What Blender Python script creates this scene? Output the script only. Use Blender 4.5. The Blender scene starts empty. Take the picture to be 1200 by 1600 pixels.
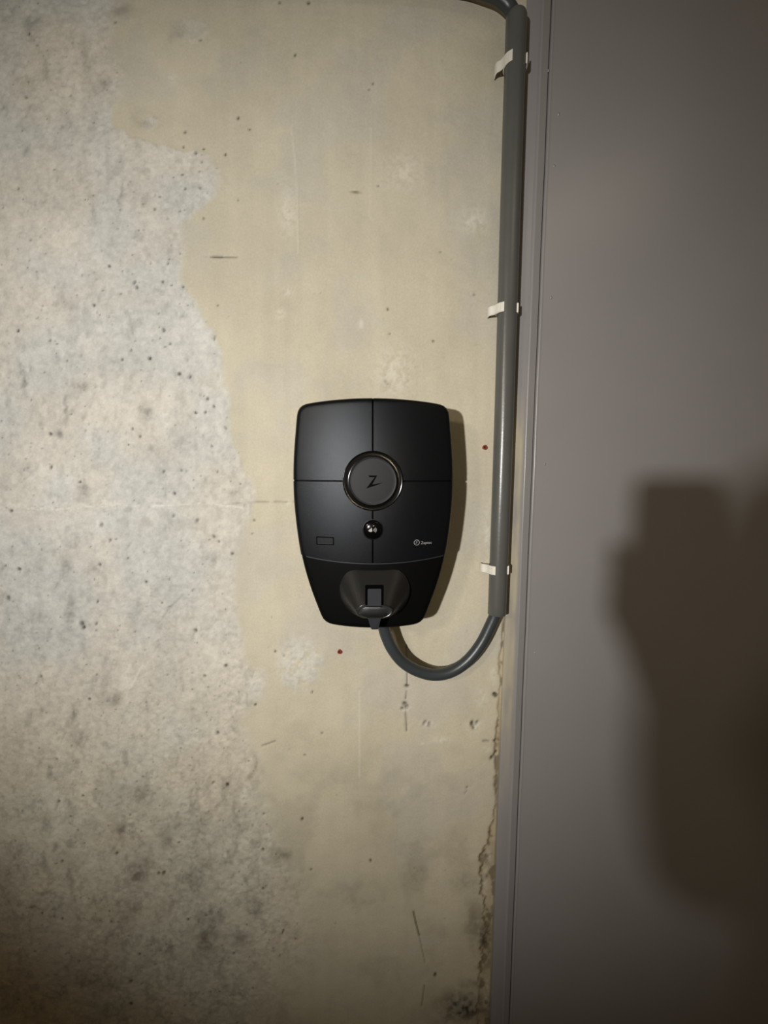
import bpy, bmesh, math, random
import numpy as np
from mathutils import Vector, Matrix

random.seed(4)
C = bpy.context.scene.collection
scn = bpy.context.scene

# ------------------------------------------------------------------ camera
FPX = 650.0                 # focal length in pixels of the 1200 x 1600 frame
CAM = Vector((0.0, -0.78, 1.45))
PITCH = math.atan(FPX / 5900.0)
ROLL = 17.0 / 5900.0
_f = Vector((0, math.cos(PITCH), -math.sin(PITCH)))
_u0 = Vector((0, math.sin(PITCH), math.cos(PITCH)))
_r0 = Vector((1, 0, 0))
_r = (_r0 + _u0 * ROLL).normalized()
_u = (_u0 - _r0 * ROLL).normalized()
cd = bpy.data.cameras.new('camera')
cam = bpy.data.objects.new('camera', cd)
C.objects.link(cam)
M = Matrix((( _r.x, _u.x, -_f.x, CAM.x), (_r.y, _u.y, -_f.y, CAM.y), (_r.z, _u.z, -_f.z, CAM.z), (0, 0, 0, 1)))
cam.matrix_world = M
cd.sensor_fit = 'HORIZONTAL'
cd.sensor_width = 36.0
cd.lens = 36.0 * FPX / 1200.0
cd.clip_start = 0.01
scn.camera = cam

# ------------------------------------------------------------------ world, lights, exposure
scn.view_settings.view_transform = 'Standard'
scn.view_settings.look = 'None'
scn.view_settings.exposure = 0.0
scn.view_settings.gamma = 1.0
scn.view_settings.use_curve_mapping = False
w = bpy.data.worlds.new('world')
scn.world = w
w.use_nodes = True
w.node_tree.nodes['Background'].inputs[0].default_value = (1.0, 0.76, 0.44, 1)
w.node_tree.nodes['Background'].inputs[1].default_value = 0.085

def lamp(name, kind, loc, target, energy, color, size):
    ld = bpy.data.lights.new(name, kind)
    ld.energy = energy
    ld.color = color
    if kind == 'AREA':
        ld.shape = 'RECTANGLE'; ld.size, ld.size_y = size
    else:
        ld.shadow_soft_size = size
    o = bpy.data.objects.new(name, ld)
    C.objects.link(o)
    o.location = loc
    o.rotation_euler = (Vector(target) - Vector(loc)).to_track_quat('-Z', 'Y').to_euler()
    return o
# hand torch held left of the photographer
torch = lamp('torch_light', 'SPOT', (-0.55, -1.50, 1.50), (-0.20, 0, 1.42), 105, (1.0, 0.985, 0.95), 0.026)
torch.data.spot_size = math.radians(83)
torch.data.spot_blend = 1.0
# added warm fill beside the lens, kept for small highlights
lens_fill = lamp('lens_fill_light', 'SPOT', (0.016, -0.779, 1.452), (0.016, 0, 1.34), 1.1, (1.0, 0.80, 0.50), 0.003)
lens_fill.data.spot_size = math.radians(125)
lens_fill.data.spot_blend = 1.0
# ceiling lamps of the garage
garage = lamp('garage_lamp_light', 'SPOT', (-1.35, -2.0, 2.10), (0.45, 0, 1.18), 44, (1.0, 0.86, 0.66), 0.10)
garage.data.spot_size = math.radians(38)
garage.data.spot_blend = 1.0
lamp('garage_tube_light', 'AREA', (0.9, -1.6, 2.75), (0.1, 0, 1.3), 1.5, (1.0, 0.86, 0.66), (0.9, 0.08))

# ------------------------------------------------------------------ helpers
def P(px, py, d=0.0):
    """point in the room that lies on the plane d metres in front of the concrete wall"""
    v = _f * FPX + _r * (px - 600.0) - _u * (py - 800.0)
    return CAM + v * ((-CAM.y - d) / v.y)

def meta(o, label=None, cat=None, group=None, kind=None):
    if label: o['label'] = label
    if cat: o['category'] = cat
    if group: o['group'] = group
    if kind: o['kind'] = kind
    return o

def empty(name, loc):
    o = bpy.data.objects.new(name, None)
    o.empty_display_size = 0.05
    C.objects.link(o)
    o.location = loc
    return o

def build(name, verts, faces, material, parent=None, smooth=True, angle=40):
    me = bpy.data.meshes.new(name)
    me.from_pydata([tuple(v) for v in verts], [], faces)
    return finish(name, me, material, parent, smooth, angle)

def finish(name, me, material, parent=None, smooth=True, angle=40, recalc=True):
    if recalc:
        bm = bmesh.new(); bm.from_mesh(me)
        bmesh.ops.recalc_face_normals(bm, faces=bm.faces)
        if smooth:
            for f in bm.faces: f.smooth = True
            ca = math.radians(angle)
            for e in bm.edges:
                if len(e.link_faces) == 2 and e.calc_face_angle(0) > ca:
                    e.smooth = False
        bm.to_mesh(me); bm.free()
    if material: me.materials.append(material)
    o = bpy.data.objects.new(name, me)
    C.objects.link(o)
    if parent:
        o.parent = parent
        # geometry is given in room coordinates: express it about the parent's origin
        off = root_offset(parent)
        if off.length > 0:
            me.transform(Matrix.Translation(-off))
    return o

def root_offset(p):
    off = Vector((0, 0, 0))
    while p:
        off += p.location
        p = p.parent
    return off

def center_origin(o):
    """move the origin of a top-level mesh thing to its geometry"""
    c = sum((v.co for v in o.data.vertices), Vector()) / len(o.data.vertices)
    o.data.transform(Matrix.Translation(-c)); o.location = c
    return o

def loops_mesh(loops, cap_start=False, cap_end=False, closed_rings=True, closed_path=False):
    n = len(loops[0]); V = []; F = []
    for l in loops: V += list(l)
    L = len(loops)
    for i in range(L if closed_path else L - 1):
        a = i * n; b = ((i + 1) % L) * n
        for j in range(n if closed_rings else n - 1):
            k = (j + 1) % n
            F.append((a + j, a + k, b + k, b + j))
    if cap_start: F.append(tuple(range(n)))
    if cap_end: F.append(tuple(range((L - 1) * n, L * n)))
    return V, F

def tube_loops(pts, r, n=24):
    pts = [Vector(p) for p in pts]
    loops = []; up = Vector((0, 1, 0))
    for i, p in enumerate(pts):
        t = (pts[min(i + 1, len(pts) - 1)] - pts[max(i - 1, 0)]).normalized()
        a = (up - t * up.dot(t)).normalized()
        b = t.cross(a)
        rr = r[i] if isinstance(r, (list, tuple)) else r
        loops.append([p + (a * math.cos(q) + b * math.sin(q)) * rr for q in [2 * math.pi * k / n for k in range(n)]])
    return loops

def catmull(pts, k=10):
    pts = [Vector(p) for p in pts]; out = []
    for i in range(len(pts) - 1):
        p0 = pts[max(i - 1, 0)]; p1 = pts[i]; p2 = pts[i + 1]; p3 = pts[min(i + 2, len(pts) - 1)]
        for j in range(k):
            t = j / k
            out.append(0.5 * ((2 * p1) + (p2 - p0) * t + (2 * p0 - 5 * p1 + 4 * p2 - p3) * t * t + (3 * p1 - p0 - 3 * p2 + p3) * t ** 3))
    out.append(pts[-1])
    return out

# ------------------------------------------------------------------ materials
def mat(name, col, rough=0.5, metal=0.0, spec=0.5, noise=0.0, nscale=60, bump=0.0, bscale=400, coat=0.0, stint=(1, 1, 1)):
    m = bpy.data.materials.new(name); m.use_nodes = True
    nt = m.node_tree; b = nt.nodes['Principled BSDF']
    b.inputs['Base Color'].default_value = (*col, 1)
    b.inputs['Roughness'].default_value = rough
    b.inputs['Metallic'].default_value = metal
    b.inputs['Specular IOR Level'].default_value = spec
    b.inputs['Coat Weight'].default_value = coat
    b.inputs['Specular Tint'].default_value = (*stint, 1)
    tc = nt.nodes.new('ShaderNodeTexCoord')
    if noise > 0:
        n = nt.nodes.new('ShaderNodeTexNoise'); n.inputs['Scale'].default_value = nscale; n.inputs['Detail'].default_value = 6
        nt.links.new(tc.outputs['Object'], n.inputs['Vector'])
        mx = nt.nodes.new('ShaderNodeMix'); mx.data_type = 'RGBA'
        mx.inputs['A'].default_value = (*[c * (1 - noise) for c in col], 1)
        mx.inputs['B'].default_value = (*[min(1, c * (1 + noise)) for c in col], 1)
        nt.links.new(n.outputs['Fac'], mx.inputs['Factor'])
        nt.links.new(mx.outputs['Result'], b.inputs['Base Color'])
    if bump > 0:
        n = nt.nodes.new('ShaderNodeTexNoise'); n.inputs['Scale'].default_value = bscale; n.inputs['Detail'].default_value = 3
        nt.links.new(tc.outputs['Object'], n.inputs['Vector'])
        bp = nt.nodes.new('ShaderNodeBump'); bp.inputs['Strength'].default_value = bump; bp.inputs['Distance'].default_value = 0.0005
        nt.links.new(n.outputs['Fac'], bp.inputs['Height'])
        nt.links.new(bp.outputs['Normal'], b.inputs['Normal'])
    return m

m_shell = mat('matte_black_plastic', (0.0025, 0.0026, 0.0032), 0.36, spec=0.24, noise=0.1, bump=0.35, bscale=1500, stint=(.88, .93, 1.0))
m_body = mat('dull_black_plastic', (0.002, 0.002, 0.002), 0.5, spec=0.07, bump=0.3, bscale=1500)
m_snout = mat('socket_black_plastic', (0.006, 0.006, 0.0058), 0.34, spec=0.75, noise=0.1, bump=0.3, bscale=1200)
m_tab = mat('charcoal_plastic', (0.030, 0.031, 0.038), 0.5, spec=0.4, noise=0.1)
m_gloss = mat('gloss_black_plastic', (0.002, 0.002, 0.002), 0.14, spec=0.22, noise=0.1)
m_disc = mat('satin_black_disc', (0.005, 0.0053, 0.006), 0.5, spec=0.25, noise=0.08, bump=0.25, bscale=1500)
m_deep = mat('deep_black_inlay', (0.001, 0.001, 0.001), 0.6, spec=0.03, noise=0.1)
m_print = mat('pale_grey_print', (0.24, 0.24, 0.245), 0.5, noise=0.05)
m_icon = mat('grey_icon_print', (0.30, 0.30, 0.29), 0.4, noise=0.05)
m_conduit = mat('grey_conduit_plastic', (0.085, 0.086, 0.079), 0.28, spec=0.45, noise=0.12, nscale=25, bump=0.25, bscale=220)
m_cable = mat('blue_grey_cable_jacket', (0.034, 0.040, 0.042), 0.36, spec=0.45, noise=0.12, nscale=40, bump=0.3, bscale=300)
m_clip = mat('off_white_clip_plastic', (0.66, 0.63, 0.56), 0.5, noise=0.08, nscale=120)
m_red = mat('red_plug_plastic', (0.26, 0.03, 0.02), 0.5, noise=0.3, nscale=300)
m_hole = mat('drill_hole_shade', (0.03, 0.02, 0.015), 0.9, noise=0.3)

# ------------------------------------------------------------------ numpy noise
rng = np.random.RandomState(11)
_tab = rng.rand(256, 256)
def vnoise(x, y):
    xi = np.floor(x).astype(int); yi = np.floor(y).astype(int)
    fx = x - xi; fy = y - yi
    fx = fx * fx * (3 - 2 * fx); fy = fy * fy * (3 - 2 * fy)
    g = lambda i, j: _tab[i & 255, j & 255]
    return (g(xi, yi) * (1 - fx) + g(xi + 1, yi) * fx) * (1 - fy) + (g(xi, yi + 1) * (1 - fx) + g(xi + 1, yi + 1) * fx) * fy
def fbm(x, y, oct=5, gain=0.5, seed=0):
    s = 0; a = 1; t = 0
    for o in range(oct):
        s = s + a * vnoise(x * 2 ** o + 17.3 * o + seed * 31.7, y * 2 ** o + 9.1 * o + seed * 12.9)
        t += a; a *= gain
    return s / t
def sstep(a, b, x):
    t = np.clip((x - a) / (b - a), 0, 1); return t * t * (3 - 2 * t)

# wall coordinates -> photograph pixel frame of the wall plane (a flat survey grid of the wall, used only to lay out stains)
def to_survey(X, Z):
    dx = X - CAM.x; dy = -CAM.y; dz = Z - CAM.z
    a = dx * _r.x + dy * _r.y + dz * _r.z
    b = dx * _u.x + dy * _u.y + dz * _u.z
    c = dx * _f.x + dy * _f.y + dz * _f.z
    return 600 + FPX * a / c, 800 - FPX * b / c

# ------------------------------------------------------------------ the setting
FRAME_X = (P(785, 998).x + P(777, 1280).x + P(768, 1600).x) / 3      # edge where the concrete meets the steel door frame
L1_X = P(812, 900, 0.006).x
L2_X = P(825.5, 900, 0.006).x

def make_wall():
    step = 0.0024
    xs = np.concatenate([np.linspace(-2.4, -1.0, 12)[:-1], np.arange(-1.0, FRAME_X, step), [FRAME_X + 0.02]])
    zs = np.concatenate([np.linspace(0, 0.18, 4)[:-1], np.arange(0.18, 2.30, step), np.linspace(2.32, 2.8, 5)])
    X, Z = np.meshgrid(xs, zs)
    U, V = to_survey(X, np.clip(Z, 0.1, 3))
    # warped survey coordinates for ragged edges
    Uw = U + 26 * (fbm(U / 60, V / 60, 5, 0.6, 1) - .5) + 10 * (fbm(U / 12, V / 12, 3, .6, 2) - .5)
    Vw = V + 26 * (fbm(U / 60, V / 60, 5, 0.6, 3) - .5) + 10 * (fbm(U / 12, V / 12, 3, .6, 4) - .5)
    # border between the pale pitted concrete (left) and the smooth beige patch (right)
    bd = np.array([(-400, 150), (0, 178), (30, 176), (95, 173), (125, 190), (165, 178), (195, 188), (212, 212), (222, 250), (230, 290), (238, 325),
                   (262, 342), (300, 336), (335, 305), (355, 286), (440, 284), (480, 312), (540, 345), (600, 352), (680, 362), (730, 385), (770, 398),
                   (800, 396), (850, 378), (900, 370), (980, 374), (1040, 392), (1060, 420), (1090, 410), (1120, 372), (1170, 398),
                   (1240, 402), (1290, 425), (1380, 455), (1450, 470), (1540, 430), (1700, 400), (2000, 380)], float)
    edge = np.interp(Vw, bd[:, 0], bd[:, 1])
    soft = np.interp(V, [0, 300, 700, 1100, 1300, 1600], [12, 9, 6, 14, 40, 80])
    zone = 1 - sstep(-1, 1, (Uw - edge) / soft)              # 1 = pale pitted
    def blob(cx, cy, rx, ry, k=1.0):
        d = np.sqrt(((Uw - cx) / rx) ** 2 + ((Vw - cy) / ry) ** 2)
        return k * (1 - sstep(0.75, 1.15, d))
    # smooth tongue of patch reaching into the pale side near the top, and pale rough island beside it
    zone = np.clip(zone - blob(232, 186, 55, 26) * .9, 0, 1)
    zone = np.clip(zone + blob(237, 187, 13, 11, .7) + blob(295, 45, 28, 22, .6), 0, 1)
    zone = np.clip(zone + blob(468, 1040, 32, 44, .75) * sstep(.35, .6, fbm(U / 9, V / 9, 3, .6, 8)), 0, 1)
    # base albedo
    big = fbm(U / 170, V / 170, 4, .5, 5); mid = fbm(U / 38, V / 45, 4, .55, 6); fine = fbm(U / 7, V / 7, 4, .65, 7)
    pale = np.array([0.515, 0.492, 0.443]); beige = np.array([0.480, 0.436, 0.335])
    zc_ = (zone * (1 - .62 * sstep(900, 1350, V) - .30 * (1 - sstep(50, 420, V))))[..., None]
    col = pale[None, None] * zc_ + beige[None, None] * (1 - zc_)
    tint = sstep(.38, .62, fbm(U / 130, V / 110, 3, .5, 9))[..., None]
    col = col * (1 + (tint - .5) * np.array([0.05, 0.0, -0.045])[None, None] * zone[..., None])
    f = 1 + (big - .5) * .28 + (mid - .5) * .16 * (0.55 + .6 * zone) + (fine - .5) * (.06 + .30 * zone)
    # vertical trowel and drip streaks
    f *= 1 + (fbm(U / 14, V / 260, 3, .5, 10) - .5) * .08
    # dirty blotches on the pale side
    blot = sstep(.55, .74, fbm(U / 17, V / 28, 5, .68, 12)) * zone
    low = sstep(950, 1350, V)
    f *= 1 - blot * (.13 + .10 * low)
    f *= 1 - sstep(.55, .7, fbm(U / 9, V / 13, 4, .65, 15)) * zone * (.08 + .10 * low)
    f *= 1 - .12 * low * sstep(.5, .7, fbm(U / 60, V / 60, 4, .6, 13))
    grey = sstep(.5, .68, fbm(U / 90, V / 80, 4, .55, 14)) * (1 - zone)
    col = col * (1 - grey[..., None] * np.array([0.05, 0.035, -0.03])[None, None])
    # relief (metres, positive = towards the room)
    h = (fbm(U / 30, V / 30, 4, .5, 20) - .5) * .0020 + (fbm(U / 6, V / 6, 3, .6, 21) - .5) * (.0003 + .0024 * zone)
    rough_zone = sstep(.45, .7, fbm(U / 55, V / 55, 3, .5, 22)) * zone
    h += (fbm(U / 4, V / 4, 2, .6, 23) - .5) * .0024 * rough_zone
    h += (zone - .5) * .0010
    dark = np.zeros_like(U); lite = np.zeros_like(U)
    def spot(cx, cy, r, k=.75, depth=.002, ry=None, ang=0.):
        ry = ry or r
        m = (np.abs(U - cx) < 4 * max(r, ry)) & (np.abs(V - cy) < 4 * max(r, ry))
        u = U[m] - cx; v = V[m] - cy
        ca, sa = math.cos(ang), math.sin(ang)
        a = (u * ca + v * sa) / r; b = (-u * sa + v * ca) / ry
        g = np.exp(-(a * a + b * b) * 1.1)
        dark[m] = np.maximum(dark[m], k * np.minimum(1, 1.5 * g)); h[m] -= depth * g
    def pale_spot(cx, cy, rx, ry, k=.5, up=.0008):
        m = (np.abs(U - cx) < 3 * rx) & (np.abs(V - cy) < 3 * ry)
        g = np.exp(-(((U[m] - cx) / rx) ** 2 + ((V[m] - cy) / ry) ** 2))
        g = g * sstep(.3, .6, fbm(U[m] / 5, V[m] / 5, 3, .6, 31))
        lite[m] = np.maximum(lite[m], k * g); h[m] += up * g
    def line(pts, wd, k=.8, depth=.0012, brk=0.0, pl=False):
        for (x0, y0), (x1, y1) in zip(pts[:-1], pts[1:]):
            m = (U > min(x0, x1) - 8) & (U < max(x0, x1) + 8) & (V > min(y0, y1) - 8) & (V < max(y0, y1) + 8)
            u = U[m]; v = V[m]; L2 = (x1 - x0) ** 2 + (y1 - y0) ** 2
            t = np.clip(((u - x0) * (x1 - x0) + (v - y0) * (y1 - y0)) / L2, 0, 1)
            d = np.hypot(u - x0 - t * (x1 - x0), v - y0 - t * (y1 - y0))
            g = np.exp(-(d / wd) ** 2)
            if brk: g = g * sstep(brk - .1, brk + .1, fbm(u / 6, v / 6, 2, .6, 33))
            if pl: lite[m] = np.maximum(lite[m], k * g); h[m] += depth * g
            else: dark[m] = np.maximum(dark[m], k * g); h[m] -= depth * g
    # air holes seen in the photograph
    for x, y, r in [(180, 35, 2.2), (313, 62, 2.2), (45, 52, 1.8), (41, 152, 1.9), (110, 149, 2), (372, 184, 2), (390, 202, 2), (289, 206, 2), (318, 232, 2),
                    (306, 239, 2.2), (315, 253, 2), (286, 229, 1.6), (352, 241, 1.8), (285, 273, 1.7), (290, 295, 1.8), (313, 294, 1.8), (312, 268, 1.5), (250, 308, 1.6),
                    (242, 327, 1.8), (372, 312, 1.5), (318, 341, 1.6), (29, 295, 1.8), (145, 305, 1.8), (217, 360, 1.4), (281, 396, 1.6), (263, 412, 1.6), (171, 416, 2),
                    (210, 441, 2.4), (214, 449, 2), (254, 440, 2.2), (268, 446, 1.7), (286, 448, 2), (188, 459, 2.1), (161, 454, 1.5), (147, 477, 2.3), (67, 478, 1.9),
                    (340, 477, 1.8), (43, 418, 1.5), (48, 375, 1.5), (256, 516, 2.4), (266, 537, 2.0), (191, 562, 2.4), (234, 560, 2.8), (336, 526, 1.8), (335, 530, 1.5),
                    (205, 547, 1.6), (280, 584, 3), (297, 589, 2), (78, 532, 2.4), (28, 517, 2), (111, 647, 1.6), (324, 623, 2.2), (334, 635, 2), (306, 645, 1.7), (321, 644, 1.7),
                    (353, 669, 1.8), (79, 678, 2.2), (219, 682, 2.2), (207, 670, 1.8), (331, 697, 1.8), (201, 695, 1.5), (80, 730, 2.2), (125, 753, 2.5), (256, 737, 1.9),
                    (284, 735, 1.5), (340, 737, 1.9), (273, 771, 2.2), (159, 820, 3.0), (308, 813, 2.6), (271, 806, 2.2), (18, 798, 2.6), (334, 838, 2), (172, 844, 2.2),
                    (363, 865, 2.4), (397, 813, 1.9), (394, 834, 1.5), (342, 846, 1.6), (200, 872, 1.6), (156, 882, 3), (30, 889, 2.6), (8, 884, 1.8), (228, 909, 2), (13, 934, 2.8),
                    (153, 940, 1.6), (128, 974, 3.4), (131, 980, 3), (150, 975, 2), (306, 985, 2.8), (253, 942, 1.5), (241, 577, 1.4),
                    (140, 1092, 2.4), (64, 1057, 2), (92, 1252, 2.7), (130, 1243, 2), (110, 1276, 2), (97, 1346, 2.0), (182, 1334, 2), (248, 1365, 2.6), (256, 1364, 2.6), (97, 1436, 2),
                    (66, 1427, 1.6), (294, 1437, 2), (322, 1431, 1.6), (218, 1491, 2), (204, 1534, 2.6), (205, 1568, 2.6), (365, 1490, 1.9), (280, 1316, 1.9), (340, 1145, 2.3),
                    (355, 1226, 2.6), (333, 1223, 2), (411, 1327, 2), (412, 1272, 1.8), (472, 1280, 2), (486, 1359, 2), (411, 1388, 2), (353, 1040, 2.6), (320, 1056, 2), (262, 1054, 1.6),
                    (444, 1025, 2), (488, 1082, 1.7), (399, 1101, 1.8), (430, 1018, 1.5), (583, 130, 1.5), (577, 140, 1.6), (591, 290, 1.7), (688, 394, 1.4), (606, 483, 1.7),
                    (609, 521, 1.4), (677, 533, 2.2), (741, 460, 2), (482, 4, 2.8), (437, 3, 1.8), (461, 85, 1.8), (579, 1345, 1.8), (680, 1524, 2.4), (503, 1146, 1.6),
                    (730, 1231, 1.5), (476, 1180, 1.6)]:
        spot(x, y, r * .92, random.uniform(.55, .85), .0024, ry=r * .92 * random.uniform(.7, 1.6), ang=random.uniform(-.8, .8))
    for k in range(900):                                     # finer pores of the pale side
        y = random.uniform(-40, 1640); x = random.uniform(-120, 1) if random.random() < .08 else random.uniform(0, 470)
        if x < np.interp(y, bd[:, 0], bd[:, 1]): spot(x, y, random.uniform(.8, 1.5), random.uniform(.25, .65), .0012)
    for k in range(60):
        spot(random.uniform(300, 770), random.uniform(0, 1600), random.uniform(.8, 1.3), random.uniform(.15, .4), .0006)
    for k in range(110):                                      # elongated scrape marks, all leaning like the trowel strokes
        x = random.uniform(0, 400); y = random.uniform(480, 1450)
        if x < np.interp(y, bd[:, 0], bd[:, 1]):
            spot(x, y, random.uniform(1.5, 3.4), random.uniform(.08, .24), .001, ry=random.uniform(4, 11), ang=random.uniform(-.5, .7))
    # larger smudges
    for x, y, rx, ry, k in [(232, 186, 20, 9, .14), (155, 140, 16, 12, .18), (272, 48, 12, 12, .2), (103, 200, 5, 8, .25), (115, 200, 3, 5, .25), (140, 328, 4, 16, .2),
                            (188, 310, 3, 20, .22), (130, 605, 14, 9, .28), (228, 640, 12, 13, .26), (130, 765, 8, 16, .24), (37, 590, 4, 24, .3), (100, 635, 4, 22, .26),
                            (86, 675, 6, 8, .28), (290, 695, 9, 18, .12), (105, 890, 8, 30, .2), (150, 890, 14, 14, .16), (110, 960, 9, 38, .2), (60, 960, 14, 10, .16),
                            (215, 950, 9, 18, .16), (175, 1095, 20, 10, .22), (112, 1115, 3, 14, .3), (128, 1155, 9, 11, .2), (60, 1280, 26, 7, .2), (220, 1245, 20, 14, .2),
                            (215, 1365, 18, 26, .3), (300, 1375, 14, 22, .26), (185, 1300, 8, 14, .24), (260, 1310, 9, 14, .2), (200, 1420, 24, 18, .2), (325, 1350, 14, 10, .24),
                            (395, 1420, 18, 20, .22), (320, 1475, 24, 34, .28), (375, 1470, 12, 8, .24), (110, 1370, 4, 20, .3), (48, 1418, 10, 5, .28), (66, 1390, 12, 4, .26),
                            (130, 1530, 30, 9, .2), (440, 1335, 14, 11, .28), (398, 1195, 4, 18, .22), (745, 1440, 14, 50, .22), (650, 1370, 30, 18, .10), (600, 595, 5, 5, .24),
                            (725, 1375, 22, 12, .14), (560, 1400, 50, 30, .08), (760, 1500, 16, 30, .28), (728, 1578, 44, 24, .5), (745, 1540, 26, 8, .22), (700, 1590, 18, 12, .3),
                            (760, 1470, 12, 32, .46), (50, 40, 20, 12, .16), (20, 25, 8, 9, .16), (78, 105, 5, 14, .14), (190, 15, 26, 10, .16), (133, 105, 4, 40, .1)]:
        m = (np.abs(U - x) < 3 * rx + 30) & (np.abs(V - y) < 3 * ry + 30)
        g = np.exp(-(((Uw[m] - x) / rx) ** 2 + ((Vw[m] - y) / ry) ** 2))
        dark[m] = np.maximum(dark[m], 1.7 * k * g * (.55 + .6 * sstep(.35, .65, fbm(U[m] / 8, V[m] / 8, 3, .6, 40))))
    # scratches, cracks and gouges
    line([(320, 401), (370, 402)], 1.2, .55, brk=.42); line([(333, 401), (347, 401)], 1.6, .8)
    spot(556, 300, 7, .85, .002, ry=1.3, ang=.05)
    line([(635, 1009), (636, 1069)], 1.0, .62); line([(635, 1080), (634, 1092)], 1.0, .7); line([(634, 1112), (635, 1142)], 1.2, .7)
    for x, y in [(635, 1072), (632, 1100), (636, 1105), (629, 1107), (664, 1130), (670, 1132), (737, 1131), (744, 1130), (741, 1136), (772, 1085), (775, 1087), (773, 1158), (772, 1180), (775, 1177), (768, 1184)]:
        spot(x + random.uniform(-1, 1), y, random.uniform(1.8, 3.2), .88, .004, ry=random.uniform(2, 4.5), ang=random.uniform(-.6, .6))
    for x, y, rx, ry in [(634, 1108, 9, 8), (752, 1090, 10, 12), (743, 1135, 12, 8), (668, 1132, 11, 5), (690, 1157, 14, 5), (663, 1162, 8, 3), (450, 455, 9, 7), (439, 490, 8, 8),
                         (565, 505, 4, 10), (740, 345, 22, 20), (760, 1172, 8, 4), (235, 188, 9, 8), (270, 122, 8, 8), (145, 790, 12, 4), (25, 790, 18, 4), (85, 793, 30, 4), (175, 787, 14, 5),
                         (340, 787, 14, 4), (365, 792, 9, 6), (451, 787, 5, 6), (200, 1055, 9, 16), (155, 820, 7, 10), (421, 1310, 5, 14), (772, 1053, 5, 14), (762, 830, 4, 40),
                         (758, 1380, 6, 30), (765, 1340, 4, 14), (720, 1565, 6, 8), (762, 1555, 3, 24), (630, 265, 26, 24), (450, 330, 14, 40), (615, 580, 30, 40), (382, 1240, 10, 16),
                         (462, 1040, 30, 34), (400, 1068, 16, 8)]:
        pale_spot(x, y, rx, ry, .34)
    line([(455, 195), (462, 260), (465, 340), (466, 395)], 1.3, .22, .0006, pl=True)
    line([(580, 200), (579, 340)], 1.3, .16, .0005, pl=True); line([(562, 1080), (562, 1215)], 1.4, .2, .0006, pl=True)
    line([(646, 1425), (650, 1443), (655, 1462)], 1.3, .8); line([(655, 1462), (664, 1505)], 1.0, .4); line([(663, 1540), (659, 1572)], 1.2, .45)
    line([(443, 1453), (441, 1459)], 1.3, .85); spot(437, 1493, 1.3, .5, .001, ry=3, ang=.4); line([(730, 1236), (726, 1241)], 1, .3)
    line([(0, 790), (30, 793), (60, 791), (95, 794), (140, 788), (185, 791), (230, 785), (270, 788), (310, 785), (350, 788), (395, 785), (440, 784)], 1.3, .30, .001, brk=.52)
    line([(0, 793), (25, 791), (50, 795), (90, 797), (130, 789), (150, 794), (180, 788), (230, 792), (290, 787), (330, 786), (350, 790), (378, 793)], 2.2, .5, .0018, brk=.52, pl=True)
    line([(285, 930), (265, 950), (247, 975)], 1.6, .22); line([(470, 783), (440, 785), (400, 784)], 1.0, .4, brk=.4)
    line([(410, 1165), (430, 1158)], 1.4, .5); line([(755, 1158), (779, 1158)], 1.8, .45, brk=.4)
    line([(205, 1075), (220, 1045)], 2.0, .3, .0015, pl=True)
    # ragged edge against the door frame: flaked mortar, dark below
    fe = np.array([(-200, 0), (600, 1), (1000, 3), (1040, 8), (1060, 3), (1140, 7), (1180, 9), (1240, 4), (1280, 6), (1310, 14), (1335, 22), (1375, 30), (1392, 28), (1410, 18), (1450, 16), (1520, 22), (1700, 30)], float)
    dedge = (FRAME_X - X) / 0.00118
    wv = np.interp(V, fe[:, 0], fe[:, 1]) + (7 + 16 * sstep(1200, 1400, V)) * (fbm(U / 16, V / 13, 4, .65, 50) - .5)
    chip = (1 - sstep(-1.5, 1.5, dedge - wv)) * (wv > 1)
    rim = np.exp(-((dedge - wv) / 3.2) ** 2) * sstep(1000, 1300, V) * sstep(.36, .62, fbm(U / 12, V / 18, 3, .6, 52)) * 1.3
    h -= chip * .0035
    dark = np.maximum(dark, .5 * rim); dark = np.maximum(dark, chip * (.12 + .5 * sstep(.45, .65, fbm(U / 10, V / 14, 3, .6, 51))))
    dark = np.maximum(dark, .75 * np.exp(-(dedge / 1.4) ** 2) * sstep(990, 1200, V))
    brown = np.clip(rim * .8 + chip * .5 + dark * .35 * low, 0, 1)[..., None]
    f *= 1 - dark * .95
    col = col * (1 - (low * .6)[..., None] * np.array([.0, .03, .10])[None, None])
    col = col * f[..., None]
    col = col * (1 - brown * np.array([.0, .12, .28])[None, None])
    col = col + (np.array([0.74, 0.71, 0.63])[None, None] - col) * lite[..., None]
    col = np.clip(col, .01, .9)
    # edges of the sheet (outside the survey) stay flat
    ny, nx = X.shape
    co = np.stack([X, -h, Z], -1).reshape(-1, 3).astype(np.float32)
    idx = np.arange(nx * ny).reshape(ny, nx)
    q = np.stack([idx[:-1, :-1], idx[:-1, 1:], idx[1:, 1:], idx[1:, :-1]], -1).reshape(-1, 4)
    me = bpy.data.meshes.new('wall_back')
    me.vertices.add(nx * ny); me.vertices.foreach_set('co', co.ravel())
    me.loops.add(q.size); me.loops.foreach_set('vertex_index', q.ravel().astype(np.int32))
    me.polygons.add(len(q)); me.polygons.foreach_set('loop_start', np.arange(0, q.size, 4, dtype=np.int32))
    me.polygons.foreach_set('use_smooth', np.ones(len(q), dtype=bool))
    me.update(calc_edges=True)
    a = me.attributes.new('stain', 'FLOAT_COLOR', 'POINT')
    rgba = np.ones((nx * ny, 4), np.float32); rgba[:, :3] = col.reshape(-1, 3); a.data.foreach_set('color', rgba.ravel())
    a = me.attributes.new('pitted', 'FLOAT', 'POINT'); a.data.foreach_set('value', zone.ravel().astype(np.float32))
    m = bpy.data.materials.new('old_concrete'); m.use_nodes = True
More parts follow.
